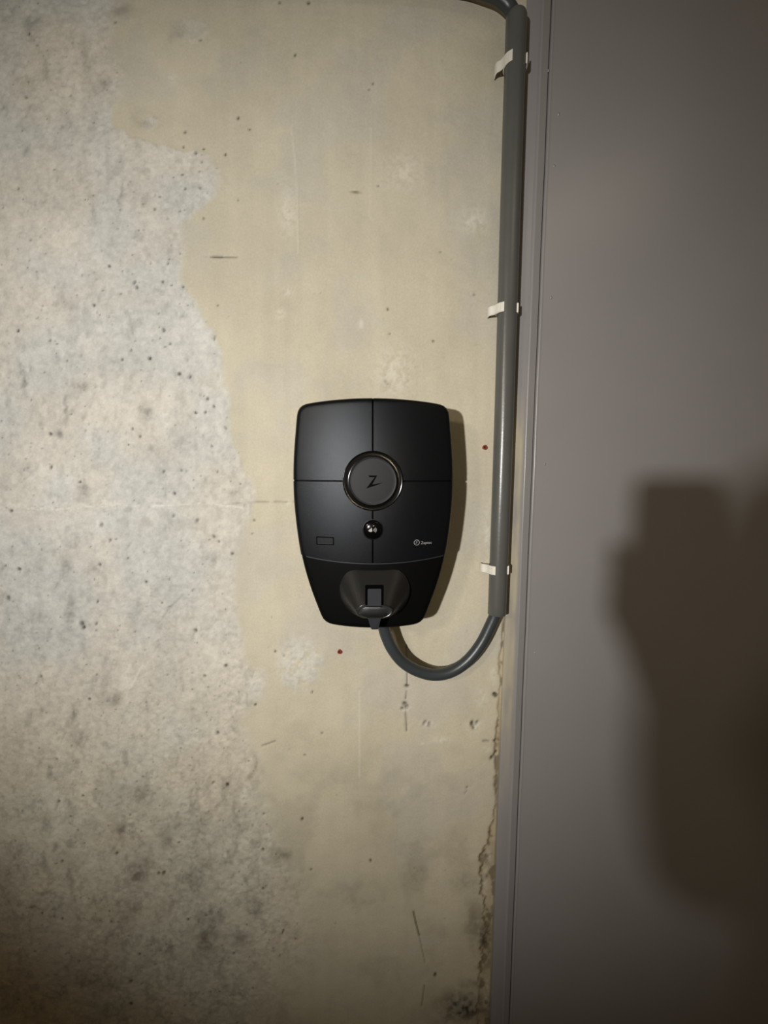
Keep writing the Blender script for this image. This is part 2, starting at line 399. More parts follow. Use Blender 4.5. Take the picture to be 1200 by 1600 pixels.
    nt = m.node_tree; b = nt.nodes['Principled BSDF']; b.inputs['Roughness'].default_value = .78; b.inputs['Specular IOR Level'].default_value = .25
    at = nt.nodes.new('ShaderNodeAttribute'); at.attribute_name = 'stain'
    az = nt.nodes.new('ShaderNodeAttribute'); az.attribute_name = 'pitted'
    tc = nt.nodes.new('ShaderNodeTexCoord')
    n1 = nt.nodes.new('ShaderNodeTexNoise'); n1.inputs['Scale'].default_value = 260; n1.inputs['Detail'].default_value = 5; n1.inputs['Roughness'].default_value = .65
    nt.links.new(tc.outputs['Object'], n1.inputs['Vector'])
    mr = nt.nodes.new('ShaderNodeMapRange'); mr.inputs['From Min'].default_value = .3; mr.inputs['From Max'].default_value = .7
    mr.inputs['To Min'].default_value = .93; mr.inputs['To Max'].default_value = 1.06
    nt.links.new(n1.outputs['Fac'], mr.inputs['Value'])
    vm = nt.nodes.new('ShaderNodeVectorMath'); vm.operation = 'SCALE'
    nt.links.new(at.outputs['Color'], vm.inputs[0]); nt.links.new(mr.outputs['Result'], vm.inputs['Scale'])
    nt.links.new(vm.outputs['Vector'], b.inputs['Base Color'])
    ma = nt.nodes.new('ShaderNodeMath'); ma.operation = 'MULTIPLY_ADD'; ma.inputs[1].default_value = .5; ma.inputs[2].default_value = .18
    nt.links.new(az.outputs['Fac'], ma.inputs[0])
    bp = nt.nodes.new('ShaderNodeBump'); bp.inputs['Distance'].default_value = .0012
    nt.links.new(n1.outputs['Fac'], bp.inputs['Height']); nt.links.new(ma.outputs[0], bp.inputs['Strength'])
    nt.links.new(bp.outputs['Normal'], b.inputs['Normal'])
    me.materials.append(m)
    o = bpy.data.objects.new('wall_back', me); C.objects.link(o)
    meta(o, 'old bare concrete wall, pale and pitted at left, smooth beige at right', 'wall', kind='structure')
    return o
wall = make_wall()

# painted steel of the door and its frame
def paint_mat(name, smear):
    m = mat(name, (0.235, 0.222, 0.220), 0.30, spec=0.5, noise=0.05, nscale=8, bump=0.10, bscale=120)
    nt = m.node_tree; b = nt.nodes['Principled BSDF']
    if smear:
        tc = nt.nodes.new('ShaderNodeTexCoord'); sp = nt.nodes.new('ShaderNodeSeparateXYZ'); nt.links.new(tc.outputs['Object'], sp.inputs[0])
        def mrange(src, a, b_, c, d):
            r = nt.nodes.new('ShaderNodeMapRange'); r.inputs[1].default_value = a; r.inputs[2].default_value = b_; r.inputs[3].default_value = c; r.inputs[4].default_value = d
            nt.links.new(src, r.inputs[0]); return r.outputs[0]
        def mul(a, b_):
            x = nt.nodes.new('ShaderNodeMath'); x.operation = 'MULTIPLY'; nt.links.new(a, x.inputs[0]); nt.links.new(b_, x.inputs[1]); return x.outputs[0]
        zt, zb = P(790, 640).z, P(790, 1190).z
        hi = mrange(sp.outputs['Z'], zt + .04, zt - .04, 0, 1)
        lo = mrange(sp.outputs['Z'], zb - .12, zb + .16, 0, 1)
        xr = mrange(sp.outputs['X'], L1_X - .001, L1_X - .006, 0, 1)
        n = nt.nodes.new('ShaderNodeTexNoise'); n.inputs['Scale'].default_value = 16; n.inputs['Detail'].default_value = 5
        mp = nt.nodes.new('ShaderNodeMapping'); mp.inputs['Scale'].default_value = (2.2, 1, 0.45); nt.links.new(tc.outputs['Object'], mp.inputs[0]); nt.links.new(mp.outputs[0], n.inputs['Vector'])
        nz = mrange(n.outputs['Fac'], .34, .56, .12, .9)
        fac = mul(mul(hi, lo), mul(xr, nz))
        old = b.inputs['Base Color'].links[0].from_socket
        mx = nt.nodes.new('ShaderNodeMix'); mx.data_type = 'RGBA'; mx.inputs['B'].default_value = (0.40, 0.355, 0.26, 1)
        nt.links.new(fac, mx.inputs['Factor']); nt.links.new(old, mx.inputs['A']); nt.links.new(mx.outputs['Result'], b.inputs['Base Color'])
    return m
m_leaf = paint_mat('grey_door_paint', False)
m_frame = paint_mat('grey_frame_paint', True)

def profile_wall(name, prof, z0, z1, nz, material, wob=0.0):
    loops = []
    for i in range(nz + 1):
        z = z0 + (z1 - z0) * i / nz
        loops.append([Vector((x + (wob * (math.sin(z * 23) * .5 + math.sin(z * 61 + 1) * .3) if k > 0 else 0), y, z)) for k, (x, y) in enumerate(prof)])
    V, F = loops_mesh(loops, closed_rings=True, cap_start=True, cap_end=True)
    return build(name, V, F, material, angle=50)
# frame: flat flange on the wall, raised stop strip, then a narrow shadow gap to the leaf
fl = -0.0045
prof = [(FRAME_X, 0.05), (FRAME_X, fl + .002), (FRAME_X + .0006, fl + .0006), (FRAME_X + .002, fl),
        (L1_X - .0028, fl), (L1_X - .0020, fl - .0012), (L1_X - .0012, fl - .0026), (L1_X, fl - .0040), (L1_X + .0010, fl - .0046), (L1_X + .0022, fl - .0046), (L1_X + .0034, fl - .0040),
        (L2_X - .0040, fl - .0038), (L2_X - .0028, fl - .0032), (L2_X - .0024, fl - .002), (L2_X - .0024, .05)]
frame = profile_wall('trim_1', prof, 0.0, 2.75, 90, m_frame, .0004)
meta(frame, 'grey painted steel door frame strip beside the conduit, beige mortar smeared on it', 'door frame', kind='structure')
ly = fl - .0045
prof = [(L2_X - .0008, .045), (L2_X - .0008, ly + .0035), (L2_X - .0005, ly + .0014), (L2_X + .0004, ly + .0002), (L2_X + .0014, ly - .0006), (L2_X + .0026, ly - .0007), (L2_X + .0040, ly - .0001), (L2_X + .006, ly),
        (L2_X + .92, ly), (L2_X + .92, .045)]
def leaf_mesh():
    xs = [p for p in prof]
    return profile_wall('door_1', xs, 0.01, 2.72, 60, m_leaf, .0005)
leaf = leaf_mesh()
meta(leaf, 'large smooth grey painted steel door leaf filling the right side', 'door', kind='structure')
# small paint pimples and dents on the leaf
def pimples():
    V = []; F = []
    for px, py, r, s in [(873, 178, 3.2, 1), (866, 259, 3, 1), (861, 465, 3.5, 1), (851, 725, 3.2, 1), (827, 777, 1.6, 1), (836, 1020, 2.6, 1), (857, 110, 2.4, 1), (838, 700, 1.6, 1)]:
        c = P(px, py, -ly); rr = r * .0010; base = len(V)
        for k, (q, hh) in enumerate([(1.0, 0), (.75, .35), (.4, .7)]):
            for j in range(12):
                t = 2 * math.pi * j / 12
                V.append((c.x + .7 * rr * q * math.cos(t), ly + .0002 - hh * rr * .6, c.z + rr * q * math.sin(t)))
        V.append((c.x, ly - .0003 - rr * .45, c.z))
        for k in range(2):
            for j in range(12):
                F.append((base + k * 12 + j, base + k * 12 + (j + 1) % 12, base + (k + 1) * 12 + (j + 1) % 12, base + (k + 1) * 12 + j))
        for j in range(12): F.append((base + 24 + j, base + 24 + (j + 1) % 12, base + 36))
    return V, F
V, F = pimples()
build('paint_blister', V, F, m_leaf, leaf)

# wall above and beside the door so the room goes on out of frame; floor
def box(name, lo, hi, material, parent=None):
    x0, y0, z0 = lo; x1, y1, z1 = hi
    V = [(x0, y0, z0), (x1, y0, z0), (x1, y1, z0), (x0, y1, z0), (x0, y0, z1), (x1, y0, z1), (x1, y1, z1), (x0, y1, z1)]
    F = [(0, 1, 2, 3), (4, 5, 6, 7), (0, 1, 5, 4), (1, 2, 6, 5), (2, 3, 7, 6), (3, 0, 4, 7)]
    return build(name, V, F, material, parent, smooth=False)
m_floor = mat('dusty_concrete_floor', (0.16, 0.13, 0.09), 0.85, noise=0.25, nscale=5, bump=0.4, bscale=90)
fl_o = box('floor', (-2.6, -3.2, -0.05), (2.2, 0.3, 0.0), m_floor)
meta(fl_o, 'dusty concrete garage floor', 'floor', kind='structure')

# ------------------------------------------------------------------ the charging station
D_E = 0.086                 # depth of the rim of the shell in front of the wall
def Q(px, py, d=D_E):       # charger survey: photograph pixel on the rim plane -> (x, z)
    p = P(px, py, d); return (p.x, p.z)

half = [(583, 624.0), (610, 624.5), (640, 626.3), (665, 628.6), (682, 630.8), (690, 632.6), (696.5, 636), (700.5, 642), (702.5, 650),
        (705.0, 680), (707.2, 712), (708.0, 745), (707.0, 780), (703.5, 818), (697.5, 860), (690, 893), (680.5, 924), (670.5, 951), (664.5, 966),
        (660, 972.5), (652, 977), (640, 979), (612, 981), (583, 981.5)]
def resample(pts, n):
    pts = [Vector((p[0], p[1])) for p in pts]
    d = [0]
    for a, b in zip(pts[:-1], pts[1:]): d.append(d[-1] + (b - a).length)
    out = []; j = 0
    for i in range(n + 1):
        t = d[-1] * i / n
        while j < len(d) - 2 and d[j + 1] < t: j += 1
        out.append(pts[j].lerp(pts[j + 1], (t - d[j]) / max(1e-9, d[j + 1] - d[j])))
    return out
cz0 = Q(583, 751)
right = [Vector(Q(x, y)) for x, y in half]
right = [Vector((p.x - cz0[0], p.y - cz0[1])) for p in right]
sm = catmull([Vector((p.x, p.y, 0)) for p in right], 6)
right = [Vector((p.x, p.y)) for p in sm]
right[0].x = 0; right[-1].x = 0
right = resample(right, 90)
full = right + [Vector((-p.x, p.y)) for p in reversed(right[1:-1])]      # closed outline in local (x, z), centre = ring
OX = cz0[0]; OZ = cz0[1]
fa = np.array([(p.x, p.y) for p in full])
def dist_outer(x, z):
    a = fa; b = np.roll(fa, -1, 0); ab = b - a
    t = np.clip(((x - a[:, 0]) * ab[:, 0] + (z - a[:, 1]) * ab[:, 1]) / (ab ** 2).sum(1), 0, 1)
    return float(np.hypot(x - a[:, 0] - t * ab[:, 0], z - a[:, 1] - t * ab[:, 1]).min())
RB = 0.007
def dome(x, z):
    d = D_E + 0.020 * (1 - (x / 0.135) ** 2) - 0.010 * (z / 0.2) ** 2 + .004
    return d
def front(x, z):
    q = dist_outer(x, z); drop = 0
    if q < RB: drop = RB - math.sqrt(max(0, RB * RB - (RB - q) ** 2))
    return dome(x, z) - drop
def W3(x, z, d): return Vector((OX + x, -d, OZ + z))

station = empty('charging_station', W3(0, 0, 0))
meta(station, 'black shield-shaped electric car charging station mounted on the concrete wall', 'car charger')

def shell(name, poly, material, depth_fn, back, parent, cham=.0006, scales=(1, .994, .985, .97, .95, .92, .88, .82, .74, .64, .52, .4, .27, .14), drop_back=None):
    c = sum(poly, Vector((0, 0))) / len(poly)
    loops = [[W3(p.x, p.y, back) for p in poly]]
    loops.append([W3(p.x, p.y, depth_fn(p.x, p.y) - cham) for p in poly])
    for k, s in enumerate(scales[1:]):
        loops.append([(lambda q: W3(q.x, q.y, depth_fn(q.x, q.y)))(c + (p - c) * s) for p in poly])
    V, F = loops_mesh(loops, cap_start=True)
    V.append(W3(c.x, c.y, depth_fn(c.x, c.y))); n = len(poly); b = (len(loops) - 1) * n
    for j in range(n): F.append((b + j, b + (j + 1) % n, len(V) - 1))
    return build(name, V, F, material, parent, angle=38)

# back housing: full outline, a few millimetres behind the front panels
def body_depth(x, z): return front(x, z) - 0.0045
inner = [Vector((p.x * .996, p.y * .998)) for p in full]
c0 = Vector((0, -0.03))
loops = [[W3(p.x * .93, (p.y - c0.y) * .95 + c0.y, 0.001) for p in inner], [W3(p.x * .95, (p.y - c0.y) * .965 + c0.y, 0.03) for p in inner],
         [W3(p.x * .985, (p.y - c0.y) * .99 + c0.y, 0.062) for p in inner]]
for s in (1, .994, .985, .97, .95, .92, .88, .82, .74, .64, .52, .4, .27, .14):
    loops.append([(lambda q: W3(q.x, q.y, body_depth(q.x, q.y)))(c0 + (p - c0) * s) for p in inner])
V, F = loops_mesh(loops, cap_start=True)
V.append(W3(c0.x, c0.y, body_depth(0, c0.y))); n_ = len(inner); b_ = (len(loops) - 1) * n_
for j in range(n_): F.append((b_ + j, b_ + (j + 1) % n_, len(V) - 1))
body = build('housing', V, F, m_body, station, angle=38)

# four front panels, parted by the cross-shaped seam; the lower edge is the long arc
arc_px = [(474, 867), (500, 871.5), (540, 875.5), (583, 877), (626, 875.5), (668, 871), (697, 866)]
arc = [(Q(x, y)[0] - OX, Q(x, y)[1] - OZ) for x, y in arc_px]
ax = [a[0] for a in arc]; az_ = [a[1] for a in arc]
def arc_z(x):
    pts = catmull([Vector((a, b, 0)) for a, b in arc], 8)
    return float(np.interp(x, [p.x for p in pts], [p.y for p in pts]))
G = 0.0011
def clip_poly(keep):        # keep: function giving signed distance (>=0 inside), sequence of half planes
    poly = [p.copy() for p in full]
    for f in keep:
        out = []
        for a, b in zip(poly, poly[1:] + poly[:1]):
            fa_, fb_ = f(a), f(b)
            if fa_ >= 0: out.append(a)
            if fa_ * fb_ < 0: out.append(a.lerp(b, fa_ / (fa_ - fb_)))
        poly = out
    poly = [p for i, p in enumerate(poly) if (p - poly[i - 1]).length > 1e-6]
    pl = poly + [poly[0]]
    # keep the corners while resampling long straight runs
    out = []
    for a, b in zip(pl[:-1], pl[1:]):
        k = max(1, int((b - a).length / .003))
        for j in range(k): out.append(a.lerp(b, j / k))
    return out
hx = clip_poly([lambda p: p.x - G, lambda p: p.y - G]); shell('front_panel', hx, m_shell, front, D_E - .012, station)
hx = clip_poly([lambda p: -p.x - G, lambda p: p.y - G]); shell('front_panel', hx, m_shell, front, D_E - .012, station)
for sgn in (1, -1):
    base = clip_poly([lambda p: sgn * p.x - G, lambda p: -p.y - G, lambda p: p.y - (az_[3] - .02)])
    # trim to the arc
    out = []
    for a, b in zip(base, base[1:] + base[:1]):
        ga, gb = a.y - arc_z(a.x), b.y - arc_z(b.x)
        if ga >= 0: out.append(a)
        if ga * gb < 0: out.append(a.lerp(b, ga / (ga - gb)))
    # walk the arc between the two cut points
    cuts = [i for i in range(len(out)) if abs(out[i].y - arc_z(out[i].x)) < 1e-5]
    xs_ = sorted(out[i].x for i in cuts)
    i0 = cuts[0]
    nxt = out[(i0 + 1) % len(out)]
    if (nxt - out[cuts[-1]]).length < 1e-6 or len(cuts) == 2 and (i0 + 1) % len(out) == cuts[1]:
        a, b = out[i0], out[(i0 + 1) % len(out)]
        ins = [Vector((a.x + (b.x - a.x) * k / 34, 0)) for k in range(1, 34)]
        for q in ins: q.y = arc_z(q.x)
        out = out[:i0 + 1] + ins + out[i0 + 1:]
    else:
        a, b = out[cuts[-1]], out[cuts[0]]
        ins = [Vector((a.x + (b.x - a.x) * k / 34, 0)) for k in range(1, 34)]
        for q in ins: q.y = arc_z(q.x)
        out = out + ins
    shell('front_panel', out, m_shell, front, D_E - .012, station, cham=.0012)

# revolve helper about the charger's front normal
def lathe(name, cx, cz, prof, material, parent, n=72, cap=True, follow=False):
    loops = []
    base = front(cx, cz)
    for r, d in prof:
        loops.append([W3(cx + r * math.cos(t), cz + r * math.sin(t), (front(cx + r * math.cos(t), cz + r * math.sin(t)) if follow else base) + d) for t in [2 * math.pi * k / n for k in range(n)]])
    V, F = loops_mesh(loops)
    if cap:
        V.append(W3(cx, cz, base + prof[-1][1])); b = (len(loops) - 1) * n
        for j in range(n): F.append((b + j, b + (j + 1) % n, len(V) - 1))
    return build(name, V, F, material, parent, angle=45)
KP = (P(631, 751, .11).x - P(536, 751, .11).x) / 95.0         # metres per pixel at the front face
R1 = 47.0 * KP
ring = lathe('status_ring', 0, 0, [(R1 + .0002, -.010), (R1, .0006), (R1 - .0003, .0010), (R1 - .0009, .0011), (R1 - .0014, .0009), (R1 - .0024, .0007), (R1 - .0060, .0006),
                                   (R1 - .0088, .0006), (R1 - .0094, .0007), (R1 - .0100, -.004)], m_gloss, station, cap=False)
R2 = R1 - .0098
disc = lathe('centre_disc', 0, 0, [(R2, -.008), (R2, .0012), (R2 - .0005, .0017), (R2 - .0012, .0017), (R2 - .0018, .0013), (R2 - .0026, .0012), (R2 - .006, .0013), (R2 * .6, .0015), (R2 * .3, .0016)], m_disc, station)
def flat_poly(name, pts, material, parent, lift, th=.0004, fn=front, cx=0, cz=0, base=None):
    top = [W3(x, z, (fn(x, z) if base is None else base) + lift) for x, z in pts]
    bot = [W3(x, z, (fn(x, z) if base is None else base) + lift - th) for x, z in pts]
    V, F = loops_mesh([bot, top], cap_start=True, cap_end=True)
    return build(name, V, F, material, parent, smooth=False)
def zpx(x, y): return ((x / 6.6667 + 500 - 583) * KP, (751 - (y / 6.6667 + 680)) * KP)
zl = [zpx(*p) for p in [(512, 414), (600, 414), (548, 508), (600, 499), (657, 487), (590, 516), (486, 549), (574, 432), (518, 432)]]
flat_poly('letter_emblem', zl, m_deep, disc, .0020, base=front(0, 0))

# tap button: glossy dome below the ring, with a small hand and waves symbol
bx_, bz_ = 0.0, -(827.5 - 751) * KP
RBt = 15.8 * KP
def dome_prof(R, hgt, n=10): return [(R * math.cos(a), hgt * math.sin(a)) for a in [math.pi / 2 * k / n for k in range(n)]]
lathe('button_collar', bx_, bz_, [(RBt + .0010, -.004), (RBt + .0010, .0001), (RBt + .0004, .0006), (RBt - .0004, .0006), (RBt - .0006, -.003)], m_shell, station, n=48, cap=False)
btn = lathe('tap_button', bx_, bz_, [(RBt - .0002, -.003)] + dome_prof(RBt - .0002, .0052), m_gloss, station, n=48)
def dome_h(x, z): # height of the dome above the shell at local offset
    r2 = (x * x + z * z) / (RBt * RBt); return .0052 * math.sqrt(max(0, 1 - r2))
bb = front(bx_, bz_)
def on_dome(name, pts, material):
    top = [W3(bx_ + x, bz_ + z, bb + dome_h(x, z) + .0003) for x, z in pts]
    bot = [W3(bx_ + x, bz_ + z, bb + dome_h(x, z) - .0003) for x, z in pts]
    V, F = loops_mesh([bot, top], cap_start=True, cap_end=True)
    return (V, F)
allV = []; allF = []
def addp(V, F):
    o = len(allV); allV.extend(V); allF.extend([tuple(i + o for i in f) for f in F])
k_ = KP
hand = [(-7, -1.5), (-5, .6), (-3.2, 1.6), (-2.2, 3.4), (-1.2, 3.2), (-1.2, 1), (-.6, -.5), (-.8, -2.6), (-2.4, -3.2), (-4.8, -3)]
addp(*on_dome('x', [(x * k_, z * k_) for x, z in hand], m_icon))
for r in (2.6, 4.6, 6.6):
    pts = []
    for t in np.linspace(-.75, .75, 9): pts.append((-.4 * k_ + r * k_ * math.cos(t), -.2 * k_ + r * k_ * math.sin(t) * .9))
    for t in np.linspace(.75, -.75, 9): pts.append((-.4 * k_ + (r - .8) * k_ * math.cos(t), -.2 * k_ + (r - .8) * k_ * math.sin(t) * .9))
    addp(*on_dome('x', pts, m_icon))
build('tap_symbol', allV, allF, m_icon, btn, smooth=False)

# small rectangular inlay, lower left panel
def rect_pts(x0, y0, x1, y1, r=1.2):
    out = []
    for cx, cy, a0 in [(x1 - r, y0 + r, -90), (x1 - r, y1 - r, 0), (x0 + r, y1 - r, 90), (x0 + r, y0 + r, 180)]:
        for k in range(5):
            a = math.radians(a0 + 90 * k / 4); out.append((cx + r * math.cos(a), cy + r * math.sin(a)))
    return [((x - 583) * KP, (751 - y) * KP) for x, y in out]
o_ = rect_pts(491.5, 840.5, 520.5, 854.0); i_ = rect_pts(493.2, 842.2, 519, 852.6)
V, F = loops_mesh([[W3(x, z, front(x, z) - .002) for x, z in o_], [W3(x, z, front(x, z) + .0007) for x, z in o_], [W3(x, z, front(x, z) + .0007) for x, z in i_], [W3(x, z, front(x, z) + .00015) for x, z in i_]])
win = build('sensor_window', V, F, m_deep, station, smooth=False)
V, F = loops_mesh([[W3(x, z, front(x, z) + .0001) for x, z in i_], [W3(x, z, front(x, z) + .0003) for x, z in i_]], cap_end=True)
build('window_pane', V, F, m_shell, win, smooth=False)
# added lighter strip where the panels end; its tone stands in for an edge glint
lip = [W3(x, arc_z(x) - .0004, front(x, arc_z(x)) - .0022) for x in np.linspace(ax[0] + .006, ax[-1] - .006, 60)]
V, F = loops_mesh(tube_loops(lip, .0011, 10), cap_start=True, cap_end=True)
build('seam_glint', V, F, m_tab, station)

# printed maker's mark, lower right panel: ringed Z and the word
cx, cz = (653.5 - 583) * KP, (751 - 849.5) * KP
Vv = []; Ff = []
def addl(V, F):
    o = len(Vv); Vv.extend(V); Ff.extend([tuple(i + o for i in f) for f in F])
N = 28
ring_o = [(cx + 4.7 * KP * math.cos(2 * math.pi * k / N), cz + 4.7 * KP * math.sin(2 * math.pi * k / N)) for k in range(N)]
ring_i = [(cx + 3.8 * KP * math.cos(2 * math.pi * k / N), cz + 3.8 * KP * math.sin(2 * math.pi * k / N)) for k in range(N)]
addl(*loops_mesh([[W3(x, z, front(x, z) + .0001) for x, z in ring_o], [W3(x, z, front(x, z) + .0004) for x, z in ring_o], [W3(x, z, front(x, z) + .0004) for x, z in ring_i], [W3(x, z, front(x, z) + .0001) for x, z in ring_i]]))
zc = [(-1.3, 1.9), (1.3, 1.9), (-.2, -.9), (1.9, -.4), (-1.9, -2.0), (.3, 1.2), (-1.3, 1.2)]
pts = [(cx + a * KP, cz + b * KP) for a, b in zc]
addl(*loops_mesh([[W3(x, z, front(x, z) + .0001) for x, z in pts], [W3(x, z, front(x, z) + .0004) for x, z in pts]], cap_end=True))
build('printed_logo', Vv, Ff, m_print, station, smooth=False)
tcu = bpy.data.curves.new('word', 'FONT'); tcu.body = 'Zaptec'; tcu.size = 1; tcu.resolution_u = 3
to = bpy.data.objects.new('word', tcu); C.objects.link(to)
bpy.context.view_layer.update()
tm = bpy.data.meshes.new_from_object(to.evaluated_get(bpy.context.evaluated_depsgraph_get()))
bpy.data.objects.remove(to)
xs2 = [v.co.x for v in tm.vertices]; x0_, x1_ = min(xs2), max(xs2); sc = 17.8 * KP / (x1_ - x0_)
for v in tm.vertices:
    x = (660.3 - 583) * KP + (v.co.x - x0_) * sc; z = (751 - 852.3) * KP + v.co.y * sc * 1.0
    v.co = W3(x, z, front(x, z) + .0004)
tm.materials.clear()
finish('printed_word', tm, m_print, station, smooth=False, recalc=False)

# ------------------------------------------------------------------ socket snout at the bottom of the station
def S(px, py, d): return P(px, py, d)
def seg(pts, n):            # n samples along a polyline, last point left out
    p = resample(pts, n); return p[:-1]
def mirror(pts): return [(2 * 585.5 - x, y) for x, y in reversed(pts)]
DB, DT = .094, .136
side_b = [(614, 887.5), (624, 890), (633, 897), (639, 908), (641.5, 921), (638.5, 936), (631, 949), (620, 959), (608, 965)]
side_e = [(601, 944), (606, 945.5), (611, 948.5), (614, 953), (614, 957.5), (611, 961.5), (607, 964), (602, 965.6), (597, 966.4)]
def outline(side, a, b, c):
    return seg([mirror(side)[-1], side[0]], a) + seg(catmull([(x, y, 0) for x, y in side], 6), b) + seg([side[-1], mirror(side)[0]], c) + seg(catmull([(x, y, 0) for x, y in mirror(side)], 6), b)
ob = outline(side_b, 14, 34, 8); oe = outline(side_e, 14, 34, 8)
loops = [[S(p.x, p.y, DB - .016) for p in ob], [S(p.x, p.y, DB) for p in ob]]
for s_ in (.03, .12, .25, .4, .55, .7, .85, .95, 1.0):
    loops.append([S(*(a.lerp(b, s_)), DB + .003 * min(1, s_ / .03) + (DT - DB - .003) * s_) for a, b in zip(ob, oe)])
ec = Vector((585.5, 955.5))
for q, dd in ((.97, .0010), (.92, .0014), (.86, .0010), (.6, .0022), (.3, .0026)):
    loops.append([S(*(ec + (b - ec) * q), DT + dd) for b in oe])
V, F = loops_mesh(loops, cap_end=True)
cowl = build('socket_cowl', V, F, m_snout, station, angle=26)
def facet_d(py): return DB + .003 + (DT - DB - .003) * (py - 887.5) / (944 - 887.5)
def rounded(x0, y0, x1, y1, r, n=5):
    out = []
    for cx, cy, a0 in [(x1 - r, y0 + r, -90), (x1 - r, y1 - r, 0), (x0 + r, y1 - r, 90), (x0 + r, y0 + r, 180)]:
        for k in range(n):
            a = math.radians(a0 + 90 * k / (n - 1)); out.append((cx + r * math.cos(a), cy + r * math.sin(a)))
    return out
def slab(name, pts, dfn, lo, hi, material, parent, bev=.0006):
    cx = sum(p[0] for p in pts) / len(pts); cy = sum(p[1] for p in pts) / len(pts)
    sh = lambda q, k: (cx + (q[0] - cx) * k, cy + (q[1] - cy) * k)
    loops = [[S(*q, dfn(q[1]) + lo) for q in pts], [S(*q, dfn(q[1]) + hi - bev) for q in pts], [S(*sh(q, .95), dfn(q[1]) + hi) for q in pts]]
    V, F = loops_mesh(loops, cap_start=True, cap_end=True)
    return build(name, V, F, material, parent, angle=30)
slab('slot_shade_plate', rounded(570.5, 912, 599.5, 949, 2.5), facet_d, -.004, .0006, m_deep, cowl)  # flat dark plate; its black stands in for the shade inside a slot
slab('lid_latch', rounded(574.5, 920, 596, 947, 2.0), lambda y: facet_d(y) + (.0005 if y < 925 else .0022), -.002, .0022, m_tab, cowl)
lid = [(x + (585.5 - x) * .03, y) for x, y in [(p.x, p.y) for p in oe]]
slab('lid_lip', [(556.5, 952.5), (562, 948), (571, 945.6), (585, 944.6), (600, 945.6), (609, 948), (614.5, 952.5), (614, 955.5), (609, 951.5), (599, 949), (585, 948), (571, 949), (562, 951.5), (557, 955.5)], lambda y: DT, -.003, .0036, m_snout, cowl, bev=.001)
slab('lid_tab', [(575.5, 964), (595, 964), (595, 968), (591.5, 981.5), (590, 983.5), (581, 983.5), (579.5, 981.5), (575.5, 968)], lambda y: DT - .006 - max(0, y - 966) * .0006, -.008, .004, m_tab, cowl)

# ------------------------------------------------------------------ conduit, cable, clips, wall plugs
CR = 0.0168                                  # conduit radius
CD = CR + 0.0045                             # its axis in front of the wall
cxs = [P((a + b) / 2, y, CD).x for a, b, y in ((789, 822, 30), (783, 817.5, 250), (778, 811, 440), (773, 805, 620), (765, 796, 820), (762.5, 791, 958))]
CX = sum(cxs) / len(cxs)
z0 = P(776, 963, CD + .012).z; z1 = P(806, 9, CD + .012).z
prof = [(CR - .003, z0 + .03), (CR - .0028, z0 + .001), (CR - .002, z0), (CR - .0006, z0), (CR, z0 + .0008)]
zz = np.linspace(z0 + .02, z1 - .01, 60)
prof += [(CR, z) for z in zz] + [(CR, z1 - .006), (CR - .0012, z1 - .002), (CR - .003, z1), (CR - .0045, z1 - .0005), (CR - .005, z1 - .02)]
loops = []
for r, z in prof:
    wob = .0008 * math.sin((z - z0) * 5.0)
    loops.append([Vector((CX + wob + r * math.cos(t), -CD + r * math.sin(t), z)) for t in [2 * math.pi * k / 40 for k in range(40)]])
V, F = loops_mesh(loops)
conduit = center_origin(build('conduit_pipe', V, F, m_conduit, None, angle=60))
meta(conduit, 'straight grey plastic conduit pipe running vertically beside the door frame', 'conduit')

cab = [S(596, 955, .050), S(598, 972, .048), S(603, 992, .045), S(613, 1014, .042), S(629, 1034, .038), S(652, 1048, .034), S(679, 1054.5, .030), S(706, 1049, .027),
       S(731, 1032, .025), S(751, 1007, .023), S(765, 980, .0215), Vector((CX - .002, -CD, z0 + .006)), Vector((CX - .001, -CD, z0 + .05)), Vector((CX, -CD, z0 + .12))]
inside = [Vector((CX, -CD, z0 + .12 + (z1 - z0 - .2) * k / 6)) for k in range(1, 7)]
top = [Vector((CX - .002, -CD - .001, z1 - .02)), Vector((CX - .009, -CD + .001, z1 + .006)), S(780, -4, .023), S(758, -13, .021), S(728, -22, .020), S(690, -28, .020), S(640, -33, .020), S(560, -36, .020), S(400, -40, .020), S(150, -42, .020), S(-250, -42, .020), S(-700, -40, .020)]
path = catmull(cab + inside + top, 8)
V, F = loops_mesh(tube_loops(path, .0109, 28), cap_start=True, cap_end=True)
cable = center_origin(build('power_cable', V, F, m_cable, None, angle=60))
meta(cable, 'thick blue-grey power cable looping from the charger up into the conduit and out its top', 'cable')

